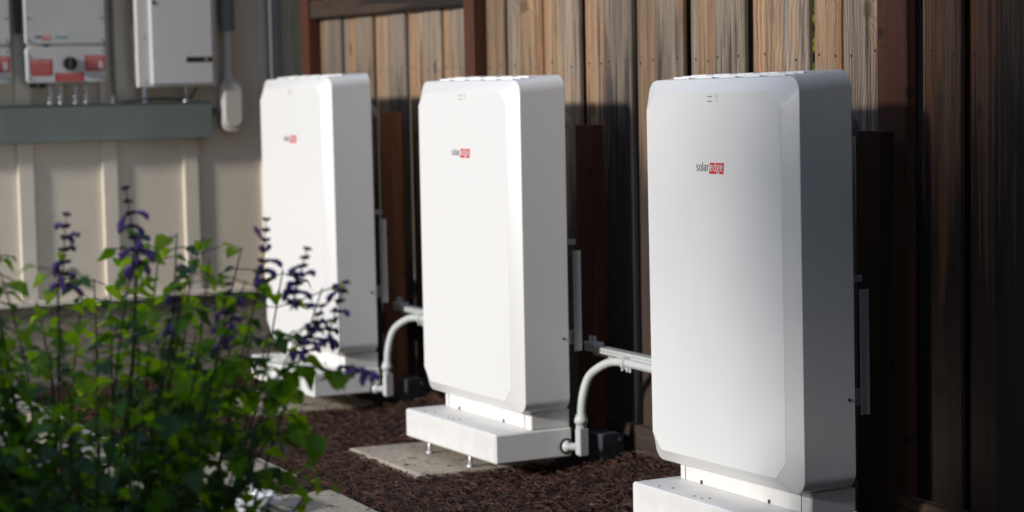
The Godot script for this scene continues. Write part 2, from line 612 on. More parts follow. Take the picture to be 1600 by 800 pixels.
func post_mesh(w: float, h: float, t: float, off: float) -> ArrayMesh:
	var st := new_st()
	st.set_smooth_group(-1)
	var x := w * 0.5
	var z := t * 0.5
	var b := 0.004
	var ring := [Vector2(-x, z - b), Vector2(-x + b, z), Vector2(x - b, z), Vector2(x, z - b), Vector2(x, -z + b), Vector2(x - b, -z), Vector2(-x + b, -z), Vector2(-x, -z + b)]
	var run := off
	for i in 8:
		var j := (i + 1) % 8
		var l: float = ring[i].distance_to(ring[j]) / 0.3
		var m: Vector2 = (ring[i] + ring[j]) * 0.5
		poly(st, [Vector3(ring[i].x, 0, ring[i].y), Vector3(ring[j].x, 0, ring[j].y), Vector3(ring[j].x, h, ring[j].y), Vector3(ring[i].x, h, ring[i].y)],
			Vector3(m.x, 0, m.y), [Vector2(run, h / 2.0 + off), Vector2(run + l, h / 2.0 + off), Vector2(run + l, off), Vector2(run, off)])
		run += l
	var pts := []
	var uv := []
	for p in ring:
		pts.append(Vector3(p.x, h, p.y))
		uv.append(Vector2(p.x / 0.3, p.y / 0.3))
	poly(st, pts, Vector3.UP, uv)
	return done(st)

func fence_board(parent: Node, x0: float, x1: float, z: float, h: float, slot: int, y0 := 0.06) -> void:
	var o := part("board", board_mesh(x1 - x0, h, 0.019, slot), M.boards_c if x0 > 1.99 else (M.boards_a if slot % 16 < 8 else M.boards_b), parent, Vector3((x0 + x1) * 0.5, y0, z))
	o.rotation.y = rng.randf_range(-0.012, 0.012)
	o.rotation.z = rng.randf_range(-0.0015, 0.0015)
	if z > -0.56:
		for k in 2:
			var n := part("nail", M.nail_mesh, M.nail, o, Vector3((x1 - x0) * (-0.3 + 0.6 * k) + rng.randf_range(-0.008, 0.008), 1.455 - y0 + rng.randf_range(-0.012, 0.012), 0.0098))
			n.rotation.x = PI / 2

func build_fence() -> void:
	var a := thing("fence_panel", "short weathered plank fence panel between two red-brown posts with a dark rail along its top", "fence")
	for r in [[-2.585, -2.32], [-2.30, -1.955], [-1.935, -1.585], [-1.56, -1.225], [-1.20, -0.905]]:
		pass
	var slot := 0
	var xs := [[-2.600, -2.545], [-2.545, -2.325], [-2.300, -2.150], [-2.148, -1.955], [-1.930, -1.775], [-1.772, -1.590], [-1.560, -1.395], [-1.390, -1.220], [-1.205, -1.070], [-1.068, -0.885]]
	for i in xs.size():
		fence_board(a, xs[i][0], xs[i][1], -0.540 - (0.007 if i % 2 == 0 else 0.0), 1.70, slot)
		slot += 1
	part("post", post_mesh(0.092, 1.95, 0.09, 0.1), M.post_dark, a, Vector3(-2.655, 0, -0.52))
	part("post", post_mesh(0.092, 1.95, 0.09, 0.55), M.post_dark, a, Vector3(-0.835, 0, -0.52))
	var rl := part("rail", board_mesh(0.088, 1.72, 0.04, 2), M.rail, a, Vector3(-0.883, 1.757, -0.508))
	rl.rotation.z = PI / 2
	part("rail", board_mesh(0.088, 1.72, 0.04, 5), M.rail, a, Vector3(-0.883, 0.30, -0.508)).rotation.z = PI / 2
	var b := thing("plank_fence", "tall weathered grey and orange plank fence running behind the white cabinets", "fence")
	var order := [0, 2, 4, 6, 1, 0, 3, 2, 5, 4, 10, 7, 12, 14, 9, 8, 11, 10, 13, 12, 15, 14, 1, 0, 3, 2]
	xs = [[-0.780, -0.622], [-0.605, -0.310], [-0.290, 0.000], [0.030, 0.178], [0.180, 0.385], [0.412, 0.556], [0.558, 0.738], [0.775, 0.916], [0.918, 1.120],
		[1.165, 1.478], [1.520, 1.660], [1.662, 1.862], [2.062, 2.225], [2.268, 2.380], [2.384, 2.60], [2.64, 2.84], [2.86, 3.06], [3.09, 3.3], [3.32, 3.5], [3.53, 3.75], [3.78, 4.0], [4.03, 4.24], [4.27, 4.5], [4.53, 4.75], [4.78, 5.0]]
	for i in xs.size():
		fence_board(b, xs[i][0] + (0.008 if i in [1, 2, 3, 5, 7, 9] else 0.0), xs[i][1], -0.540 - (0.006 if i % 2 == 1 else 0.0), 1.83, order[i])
	# backing planks that close most gaps from behind
	for g in [[-0.70, -0.59], [-0.39, -0.27], [-0.09, 0.03], [0.26, 0.343], [0.66, 0.77], [1.06, 1.15], [1.33, 1.418], [1.79, 2.04], [2.14, 2.26], [2.54, 2.64], [2.82, 2.9], [3.04, 3.12], [3.28, 3.34], [3.48, 3.56], [3.73, 3.8], [3.98, 4.06], [4.22, 4.3], [4.48, 4.56], [4.73, 4.8]]:
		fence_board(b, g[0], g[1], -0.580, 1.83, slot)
		slot += 5
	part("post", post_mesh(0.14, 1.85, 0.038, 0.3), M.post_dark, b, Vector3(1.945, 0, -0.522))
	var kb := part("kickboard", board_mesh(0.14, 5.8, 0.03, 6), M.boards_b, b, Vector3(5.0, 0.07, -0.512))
	kb.rotation.z = PI / 2

func support_posts() -> void:
	var labels := ["red-brown support post standing behind the farthest white cabinet, its lit tone put into the colour", "red-brown support post standing behind the middle white cabinet, shade put into its colour", "red-brown support post behind the nearest white cabinet, its deep shade put into the colour"]
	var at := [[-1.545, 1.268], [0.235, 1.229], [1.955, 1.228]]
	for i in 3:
		var p := top("support_post", post_mesh(0.125, at[i][1], 0.05, 0.2 + 0.27 * i), [M.post, M.post_dark, M.post_shaded][i])  # three tones of one wood stand in for light and shade
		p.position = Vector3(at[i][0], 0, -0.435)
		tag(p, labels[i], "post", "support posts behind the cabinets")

# ------------------------------------------------------------------ conduits between the cabinets
func conduit_run(dx: float, where: String, nxt: String) -> void:
	var s := thing("strut_channel", "pale slotted steel strut running from the post to the %s" % nxt, "strut", Vector3(dx, 0, 0), "steel struts on the posts")
	var st := new_st()
	bevel_box(st, Vector3(0.78, 0.426, -0.385), Vector3(0.96, 0.010, 0.040), 0.001)
	bevel_box(st, Vector3(0.78, 0.405, -0.404), Vector3(0.96, 0.030, 0.003), 0.001)
	bevel_box(st, Vector3(0.78, 0.415, -0.366), Vector3(0.96, 0.010, 0.003), 0.001)
	part("channel", done(st), M.strut, s)
	st = new_st()
	bevel_box(st, Vector3(0.335, 0.437, -0.385), Vector3(0.075, 0.014, 0.045), 0.002)
	part("end_clip", done(st), M.strut, s)
	for x in [0.32, 0.35]:
		part("bolt", tube_mesh([Vector3(x, 0.442, -0.38), Vector3(x, 0.466, -0.38)], [0.006], 8), M.strut, s)
	for x in [0.60, 0.635, 0.655]:
		part("hanging_bolt", tube_mesh([Vector3(x, 0.37, -0.35), Vector3(x, 0.40, -0.35)], [0.005], 8), M.strut, s)
	part("pipe_clamp", tube_mesh([Vector3(0.615, 0.398, -0.352), Vector3(0.632, 0.398, -0.352)], [0.023], 14), M.strut, s)
	var c := thing("conduit", "pale grey bent conduit with an elbow fitting beside the base of the %s" % where, "conduit", Vector3(dx, 0, 0), "bent conduits beside the cabinets")
	var path := smooth_path([Vector3(0.4520, 0.17, -0.262), Vector3(0.4540, 0.26, -0.268), Vector3(0.4670, 0.34, -0.29), Vector3(0.525, 0.388, -0.325), Vector3(0.58, 0.400, -0.347), Vector3(0.66, 0.400, -0.352), Vector3(0.9, 0.398, -0.352), Vector3(1.25, 0.398, -0.352)], 44)
	part("hose", tube_mesh(path, [0.0155], 14), M.pvc, c)
	part("collar", tube_mesh([Vector3(0.4510, 0.155, -0.262), Vector3(0.4510, 0.170, -0.262), Vector3(0.4510, 0.172, -0.262), Vector3(0.4520, 0.188, -0.262), Vector3(0.4520, 0.192, -0.262), Vector3(0.4520, 0.202, -0.262)], [0.019, 0.019, 0.024, 0.024, 0.020, 0.020], 14), M.pvc, c)
	st = new_st()
	bevel_box(st, Vector3(0.4500, 0.105, -0.262), Vector3(0.036, 0.105, 0.036), 0.008)
	part("elbow_body", done(st), M.pvc, c)
	part("elbow_cover", box_mesh(Vector3(0.006, 0.098, 0.034), 0.002, Vector3(0.4715, 0.105, -0.262)), M.bracket, c)
	part("gland", tube_mesh([Vector3(0.404, 0.085, -0.225), Vector3(0.418, 0.085, -0.228), Vector3(0.419, 0.085, -0.228), Vector3(0.4340, 0.085, -0.25)], [0.022, 0.022, 0.014, 0.014], 14), M.pvc, c)
	part("gland_seal", tube_mesh([Vector3(0.4025, 0.085, -0.2245), Vector3(0.4075, 0.085, -0.2255)], [0.029], 16), M.black, c)
	var j := thing("junction_box", "dark grey box at the foot of the post behind the %s" % where, "box", Vector3(dx, 0, 0), "dark grey boxes at the foot of the posts")
	part("housing", slab_mesh(Vector3(0.290, -0.02, -0.455), Vector3(0.422, 0.112, -0.372), 0.006), M.grey_box, j)
	part("lid", slab_mesh(Vector3(0.4225, -0.01, -0.45), Vector3(0.429, 0.106, -0.377), 0.002), M.grey_box, j)
	part("screw", box_mesh(Vector3(0.004, 0.010, 0.010), 0.002, Vector3(0.431, 0.094, -0.43)), M.zinc_dull, j)

# ------------------------------------------------------------------ house and what hangs on it
const HX := -2.9

func build_house() -> void:
	var h := thing("house", "cream board-and-batten house wall beside the fence, grey under its eave", "house")
	part("wall", slab_mesh(Vector3(-7.4, 0.405, -3.4), Vector3(HX, 2.75, 1.40), 0.004), M.siding, h)
	part("foundation", slab_mesh(Vector3(-7.38, -0.2, -3.38), Vector3(HX - 0.015, 0.37, 1.38), 0.004), M.foundation, h)
	part("sill", slab_mesh(Vector3(-7.42, 0.372, -3.42), Vector3(HX + 0.03, 0.4045, 1.42), 0.006), M.trim, h)
	var z := -0.36
	for i in 5:
		part("batten", slab_mesh(Vector3(HX - 0.002, 0.4055, z - 0.037), Vector3(HX + 0.019, 2.74, z + 0.037), 0.003), M.trim, h)
		z += 0.405
	part("corner_board", slab_mesh(Vector3(HX - 0.002, 0.4055, -0.50), Vector3(HX + 0.024, 2.74, -0.425), 0.003), M.trim, h)
	# roof with an overhanging eave
	var st := new_st()
	st.set_smooth_group(-1)
	var x0 := -7.9
	var x1 := HX + 0.90
	var prof := [Vector3(x0, 2.62, 0), Vector3(x1, 2.62, 0), Vector3(x1, 2.78, 0), Vector3(-5.15, 3.7, 0), Vector3(x0, 2.78, 0)]
	for s in [-3.9, 1.55]:
		var pts := []
		for p in prof:
			pts.append(p + Vector3(0, 0, s))
		poly(st, pts, Vector3(0, 0, signf(s)))
	for i in 5:
		var p: Vector3 = prof[i]
		var q: Vector3 = prof[(i + 1) % 5]
		poly(st, [p + Vector3(0, 0, -3.9), q + Vector3(0, 0, -3.9), q + Vector3(0, 0, 1.55), p + Vector3(0, 0, 1.55)], (p + q) * 0.5 - Vector3(-5.15, 3.0, 0))
	part("roof", done(st), M.roof, h)

func build_downspout() -> void:
	var d := thing("downspout", "dark grey vertical downspout on the house wall beside the fence post", "downspout")
	part("pipe", slab_mesh(Vector3(HX + 0.02, 0.10, -0.418), Vector3(HX + 0.075, 2.6, -0.362), 0.006), M.downspout, d)
	part("strap", slab_mesh(Vector3(HX + 0.02, 2.0, -0.42), Vector3(HX + 0.078, 2.03, -0.36), 0.002), M.downspout, d)

func rounded_plate(st: SurfaceTool, x0: float, x1: float, y0: float, y1: float, z0: float, z1: float, r: float) -> void:
	# a box standing off the house wall: extruded along x, rounded in the y-z plane
	var ring := []
	for c in [[1, 1], [-1, 1], [-1, -1], [1, -1]]:
		var k: int = [[1, 1], [-1, 1], [-1, -1], [1, -1]].find(c)
		var cc := Vector2((z1 - r) if c[0] > 0 else (z0 + r), (y1 - r) if c[1] > 0 else (y0 + r))
		for i in 6:
			var a := PI / 2 * (k + i / 5.0)
			ring.append(cc + Vector2(cos(a), sin(a)) * r)
	var mid := Vector2((z0 + z1) * 0.5, (y0 + y1) * 0.5)
	var b := 0.006
	var rings := []
	for q in [[x0, 0.0], [x1 - b, 0.0], [x1, b]]:
		var rr := []
		for p in ring:
			var v: Vector2 = p - (p - mid).normalized() * q[1]
			rr.append(Vector3(q[0], v.y, v.x))
		rings.append(rr)
	for k in 2:
		st.set_smooth_group(10 + k)
		for i in ring.size():
			var j := (i + 1) % ring.size()
			var m: Vector2 = (ring[i] + ring[j]) * 0.5 - mid
			poly(st, [rings[k][i], rings[k][j], rings[k + 1][j], rings[k + 1][i]], Vector3(0.02, m.y, m.x))
	st.set_smooth_group(-1)
	poly(st, rings[2], Vector3.RIGHT)
	poly(st, rings[0], Vector3.LEFT)

func plate_mesh(x0: float, x1: float, y0: float, y1: float, z0: float, z1: float, r: float) -> ArrayMesh:
	var st := new_st()
	rounded_plate(st, x0, x1, y0, y1, z0, z1, r)
	return done(st)

func wall_picture(called: String, parent: Node, tex: Texture2D, x: float, y0: float, y1: float, z0: float, z1: float) -> void:
	var st := new_st()
	st.set_smooth_group(-1)
	poly(st, [Vector3(x, y0, z1), Vector3(x, y0, z0), Vector3(x, y1, z0), Vector3(x, y1, z1)], Vector3.RIGHT, [Vector2(0, 1), Vector2(1, 1), Vector2(1, 0), Vector2(0, 0)])
	part(called, done(st), mat(Color.WHITE, 0.5, 0.0, tex), parent)

func dot(parent: Node, x: float, y: float, z: float, r: float, m: Material, called := "screw", l := 0.004) -> void:
	part(called, tube_mesh([Vector3(x - 0.001, y, z), Vector3(x + l, y, z)], [r], 12), m, parent)

func make_inverter() -> Node3D:
	# origin: wall, at the centre of its width (z), y = world height
	var o := Node3D.new()
	var w := 0.191
	part("upper_housing", plate_mesh(0.02, 0.138, 1.608, 2.12, -w, w, 0.014), M.inverter, o)
	part("switch_housing", plate_mesh(0.02, 0.138, 1.428, 1.594, -w, w, 0.014), M.inverter, o)
	part("cable_tray", slab_mesh(Vector3(0.02, 1.575, -w + 0.012), Vector3(0.122, 1.625, w - 0.012), 0.002), M.pvc_warm, o)
	for y in [1.625, 1.728]:
		for s in [-1, 1]:
			dot(o, 0.138, y, s * (w - 0.016), 0.0045, M.black)
	for y in [1.448, 1.575]:
		for s in [-1, 1]:
			dot(o, 0.138, y if s < 0 or y < 1.5 else 1.552, s * (w - 0.016), 0.0045, M.black)
	wall_picture("warning_label", o, M.sticker1, 0.1388, 1.462, 1.537, 0.173 - 0.104, 0.173)
	wall_picture("warning_label", o, M.sticker2, 0.1388, 1.481, 1.554, -0.184, -0.086)
	wall_picture("warning_label", o, M.sticker3, 0.1388, 1.433, 1.474, -0.080, 0.057)
	dot(o, 0.138, 1.516, -0.013, 0.032, M.black, "switch_knob", 0.03)
	part("knob_grip", slab_mesh(Vector3(0.168, 1.488, -0.020), Vector3(0.182, 1.544, -0.006), 0.003), M.black, o)
	var lg := Node3D.new()
	lg.name = "brand_mark"
	lg.position = Vector3(0.1385, 1.627, 0.150)
	lg.rotation.y = PI / 2
	o.add_child(lg)
	text_part("letters", "solar", 0.026, M.logo_grey, lg, Vector3(0, 0, 0), 0.72)
	part("red_block", box_mesh(Vector3(0.040, 0.024, 0.0006), 0.0001, Vector3(0.060, 0.010, 0)), M.logo_red, lg)
	text_part("letters", "edge", 0.026, M.logo_white, lg, Vector3(0.0405, 0, 0.0004), 0.74)
	text_part("wave_mark", "HD wave", 0.022, M.teal, lg, Vector3(0.100, 0, 0), 0.72)
	part("blue_plug", box_mesh(Vector3(0.012, 0.012, 0.024), 0.002, Vector3(0.123, 1.601, 0.09)), mat(lin(0.03, 0.06, 0.2), 0.5), o)
	for z in [0.148, 0.106]:
		part("cable_gland", tube_mesh([Vector3(0.075, 1.405, z), Vector3(0.075, 1.43, z)], [0.017], 10), M.black, o)
	return o

func build_wall_gear() -> void:
	M.sticker1 = sticker_picture(1, 128, 96, false)
	M.sticker2 = sticker_picture(2, 128, 96, true)
	M.sticker3 = sticker_picture(3, 160, 48, false)
	var inv := make_inverter()
	inv.name = numbered("inverter")
	add_child(inv)
	inv.position = Vector3(HX, 0, 0.667)
	inv.scale = Vector3(0.8, 1, 1)
	tag(inv, "pale grey wall inverter with black round switch and three red labels, seen whole", "inverter", "inverters on the house wall")
	var inv2: Node3D = inv.duplicate()
	inv2.name = numbered("inverter")
	add_child(inv2)
	inv2.position = Vector3(HX, 0, 1.118)
	tag(inv2, "pale grey wall inverter cut off by the left edge of the view", "inverter", "inverters on the house wall")
	# interface cabinet to the right
	var c := thing("wall_cabinet", "white wall cabinet with a small black display, right of the inverters", "cabinet", Vector3(HX, 0, 0))
	c.scale = Vector3(0.8, 1, 1)
	part("housing", slab_mesh(Vector3(0.02, 1.396, -0.075), Vector3(0.125, 2.15, 0.325), 0.006), M.flange, c)
	part("door", slab_mesh(Vector3(0.126, 1.405, -0.055), Vector3(0.148, 2.14, 0.262), 0.012), M.cover, c)
	part("display", slab_mesh(Vector3(0.1485, 1.515, -0.045), Vector3(0.1505, 1.540, 0.085), 0.0005), M.screen, c)
	part("display_lamp", slab_mesh(Vector3(0.1508, 1.518, -0.022), Vector3(0.1515, 1.537, -0.008), 0.0003), M.green_dot, c)
	for y in [1.42, 1.63, 1.85]:
		dot(c, 0.125, y, 0.284, 0.004, M.screw)
	dot(c, 0.148, 1.80, 0.24, 0.010, M.dark_grey, "lock")
	part("side_slot", slab_mesh(Vector3(0.05, 1.70, 0.3255), Vector3(0.066, 1.95, 0.327), 0.0005), M.dark_grey, c)
	# wireway
	var t := thing("wireway", "long grey-green metal wireway trough mounted under the inverters", "wireway", Vector3(HX, 0, 0))
	part("trough", slab_mesh(Vector3(0.004, 1.148, -0.045), Vector3(0.078, 1.322, 1.36), 0.003), M.trough, t)
	part("cover", slab_mesh(Vector3(0.0785, 1.150, -0.047), Vector3(0.0815, 1.312, 1.36), 0.001), M.trough, t)
	part("lip", slab_mesh(Vector3(0.006, 1.3225, -0.045), Vector3(0.084, 1.326, 1.36), 0.001), M.trough, t)
	# corrugated flexible connectors under the inverter
	var zs := [0.735, 0.687, 0.615, 0.563]
	for i in 4:
		var pts := []
		var rad := []
		for k in 25:
			var y := 1.326 + k * 0.102 / 24.0
			pts.append(Vector3(HX + 0.055 + sin(k * 0.8) * 0.0012, y, zs[i] + cos(k * 0.8) * 0.0012))
			rad.append(0.0105 + 0.0035 * sin(k * TAU / 6.0))
		var f := top("flexible_connector", tube_mesh(pts, rad, 12), M.zinc)
		tag(f, "shiny corrugated connector under the inverter, %s from the left of four" % ["first", "second", "third", "fourth"][i], "connector", "corrugated connectors under the inverter")
	for i in 2:
		var z: float = [0.278, 0.072][i]
		var f := top("pipe_nipple", tube_mesh([Vector3(HX + 0.055, 1.326, z), Vector3(HX + 0.055, 1.336, z), Vector3(HX + 0.055, 1.337, z), Vector3(HX + 0.055, 1.395, z)], [0.020 - 0.003 * i, 0.020 - 0.003 * i, 0.015 - 0.002 * i, 0.015 - 0.002 * i], 14), M.zinc)
		tag(f, "short shiny pipe joining the white wall cabinet to the trough, %s of two" % ["left and thicker", "right and thinner"][i], "pipe", "short pipes under the wall cabinet")
	var th := top("thin_conduit", tube_mesh([Vector3(HX + 0.06, 1.326, 0.432), Vector3(HX + 0.06, 2.6, 0.432)], [0.0125], 12), M.trough)
	tag(th, "thin grey vertical conduit between the inverter and the white wall cabinet", "conduit")
	var th2 := top("cable_drop", tube_mesh([Vector3(HX + 0.05, 1.66, 0.878), Vector3(HX + 0.05, 2.6, 0.878)], [0.014], 10), M.dark_grey)
	tag(th2, "dark vertical cable pipe between the two inverters", "pipe")
	var cab := top("loose_cable", tube_mesh(smooth_path([Vector3(HX + 0.06, 1.328, 0.40), Vector3(HX + 0.07, 1.338, 0.28), Vector3(HX + 0.06, 1.343, 0.18), Vector3(HX + 0.06, 1.338, 0.06), Vector3(HX + 0.05, 1.39, 0.02)], 20), [0.005], 8), M.black)
	tag(cab, "thin black cable lying on the trough under the white wall cabinet", "cable")
	# meter pipe and its fitting
	var p := thing("fitting_pipe", "grey vertical pipe ending in a rounded white conduit fitting right of the trough", "conduit", Vector3(HX, 0, 0))
	part("pipe", tube_mesh([Vector3(0.05, 1.44, -0.150), Vector3(0.05, 1.67, -0.150)], [0.026], 14), M.pvc_warm, p)
	part("upper_pipe", tube_mesh([Vector3(0.05, 1.665, -0.148), Vector3(0.05, 2.6, -0.148)], [0.038], 16), mat(lin(0.19, 0.20, 0.21), 0.45), p)
	part("collar", tube_mesh([Vector3(0.05, 1.43, -0.150), Vector3(0.05, 1.47, -0.150)], [0.031], 14), M.pvc_warm, p)
	part("fitting_body", plate_mesh(0.012, 0.085, 1.172, 1.437, -0.207, -0.103, 0.045), M.pvc_warm, p)
	part("fitting_cover", plate_mesh(0.086, 0.096, 1.195, 1.415, -0.200, -0.110, 0.042), M.pvc_warm, p)
	part("side_nipple", tube_mesh([Vector3(0.06, 1.275, -0.1035), Vector3(0.06, 1.275, -0.048)], [0.016], 12), M.dark_grey, p)

# ------------------------------------------------------------------ ground
func build_ground() -> void:
	var g := PlaneMesh.new()
	g.size = Vector2(240, 240)
	var o := top("ground", g, M.mulch)
	o.position.y = -0.022
	o.set_meta("kind", "structure")
	var bk := new_st()
	bk.set_smooth_group(1)
	for k in 6:
		var z0 := -0.19 - 0.054 * k
		var z1 := z0 - 0.054
		var ya := -0.025 + 0.052 * smoothstep(-0.20, -0.46, z0)
		var yb := -0.025 + 0.052 * smoothstep(-0.20, -0.46, z1)
		poly(bk, [Vector3(-2.88, ya, z0), Vector3(5.2, ya, z0), Vector3(5.2, yb, z1), Vector3(-2.88, yb, z1)], Vector3.UP)
	top("mulch_bank", done(bk), M.mulch).set_meta("kind", "structure")
	# shredded bark
	var variants := []
	for v in 1:
		var st := new_st()
		st.set_smooth_group(-1)
		var l := 0.5
		var a := []
		var b := []
		for k in 3:
			var t := (k - 1) * 1.0
			var bend := (1.0 - t * t) * rng.randf_range(0.05, 0.16)
			a.append(Vector3(t * l, bend, -0.1 * (1.0 - 0.45 * absf(t)) + rng.randf_range(-0.03, 0.03)))
			b.append(Vector3(t * l, bend + rng.randf_range(-0.02, 0.02), 0.1 * (1.0 - 0.45 * absf(t)) + rng.randf_range(-0.03, 0.03)))
		for k in 2:
			poly(st, [a[k], a[k + 1], b[k + 1], b[k]], Vector3.UP)
			var low := Vector3(0, -0.09, 0)
			poly(st, [a[k], a[k + 1], a[k + 1] + low, a[k] + low], Vector3(0, 0, -1))
			poly(st, [b[k], b[k + 1], b[k + 1] + low, b[k] + low], Vector3(0, 0, 1))
		variants.append(done(st))
	for v in 1:
		var mm := MultiMesh.new()
		mm.transform_format = MultiMesh.TRANSFORM_3D
		mm.use_colors = true
		mm.mesh = variants[v]
		var n := 88000
		mm.instance_count = n
		for i in n:
			var x := rng.randf_range(-2.85, 3.4)
			var z := rng.randf_range(-0.5, 2.4)
			var len := rng.randf_range(0.011, 0.040) * (1.0 if rng.randf() < 0.85 else 1.9)
			var thick := rng.randf_range(0.012, 0.036)
			var bs := Basis.from_euler(Vector3(rng.randf_range(-0.5, 0.5), rng.randf() * TAU, rng.randf_range(-0.45, 0.45))) * Basis.from_scale(Vector3(len, thick, thick * rng.randf_range(0.6, 1.1)))
			mm.set_instance_transform(i, Transform3D(bs, Vector3(x, rng.randf_range(-0.022, -0.004) + 0.052 * smoothstep(-0.20, -0.46, z) + (0.018 if rng.randf() < 0.012 else 0.0), z)))
			var d := rng.randf_range(0.35, 1.5)
			var c := Color(0.062 * d, 0.027 * d, 0.016 * d)
			if rng.randf() < 0.05:
				c = Color(0.13, 0.06, 0.035) * rng.randf_range(0.6, 1.4)
			mm.set_instance_color(i, c)
		var mi := MultiMeshInstance3D.new()
		mi.multimesh = mm
		mi.material_override = M.chip
		mi.name = numbered("bark_mulch")
		add_child(mi, true)
		mi.set_meta("kind", "stuff")
		tag(mi, "dark red-brown shredded bark mulch covering the bed", "mulch")

func slab_thing(called: String, label: String, corners: Array, y: float) -> void:
	var st := new_st()
	st.set_smooth_group(-1)
	var b := 0.006
	var mid := Vector3.ZERO
	for c in corners:
		mid += Vector3(c.x, 0, c.y) / corners.size()
	var lo := []
	var hi := []
	var inn := []
	for c in corners:
		var p := Vector3(c.x, 0, c.y)
		lo.append(Vector3(p.x, y - 0.045, p.z))
		hi.append(Vector3(p.x, y - b, p.z))
		var q := p + (mid - p).normalized() * b * 1.5
		inn.append(Vector3(q.x, y, q.z))
	for i in corners.size():
		var j := (i + 1) % corners.size()
		var out: Vector3 = (hi[i] + hi[j]) * 0.5 - mid
		poly(st, [lo[i], lo[j], hi[j], hi[i]], Vector3(out.x, 0, out.z))
		poly(st, [hi[i], hi[j], inn[j], inn[i]], out.normalized() + Vector3.UP)
	poly(st, inn, Vector3.UP)
	if called == "patio":
		tag(top(called, done(st), M.concrete), label, "patio")
	else:
		tag(top(called, done(st), M.slab), label, "paving slab", "paving slabs in the mulch")

# ------------------------------------------------------------------ plants
func leaf_mesh(v: int) -> ArrayMesh:
	# a heart-shaped pointed blade, folded along the midrib, tip bent down; unit length along +z
	var st := new_st()
	st.set_smooth_group(1)
	var prof := [0.02, 0.26, 0.36, 0.33, 0.23, 0.11, 0.0]
	var n := prof.size()
	var l := []
	var c := []
	var r := []
	for i in n:
		var t := float(i) / (n - 1)
		var y := -0.30 * t * t - 0.05 * sin(t * 9.0 + v)
		var w: float = prof[i] * (1.0 + 0.08 * sin(i * 2.3 + v))
		c.append(Vector3(0.05 * sin(t * 3.0 + v), y, t))
		l.append(c[i] + Vector3(-w, w * 0.32 + 0.02 * sin(i * 3.1 + v), -0.05 if i == 1 else 0.0))
		r.append(c[i] + Vector3(w, w * 0.32 + 0.02 * cos(i * 2.7 + v), -0.05 if i == 1 else 0.0))
	for i in n - 1:
		poly(st, [l[i], l[i + 1], c[i + 1], c[i]], Vector3.UP)
		poly(st, [c[i], c[i + 1], r[i + 1], r[i]], Vector3.UP)
	return done(st)

func leaf_basis(dir: Vector3, up: Vector3, size: float) -> Basis:
	var z := dir.normalized()
	var x := up.cross(z).normalized()
	var y := z.cross(x)
	return Basis(x * size, y * size, z * size)

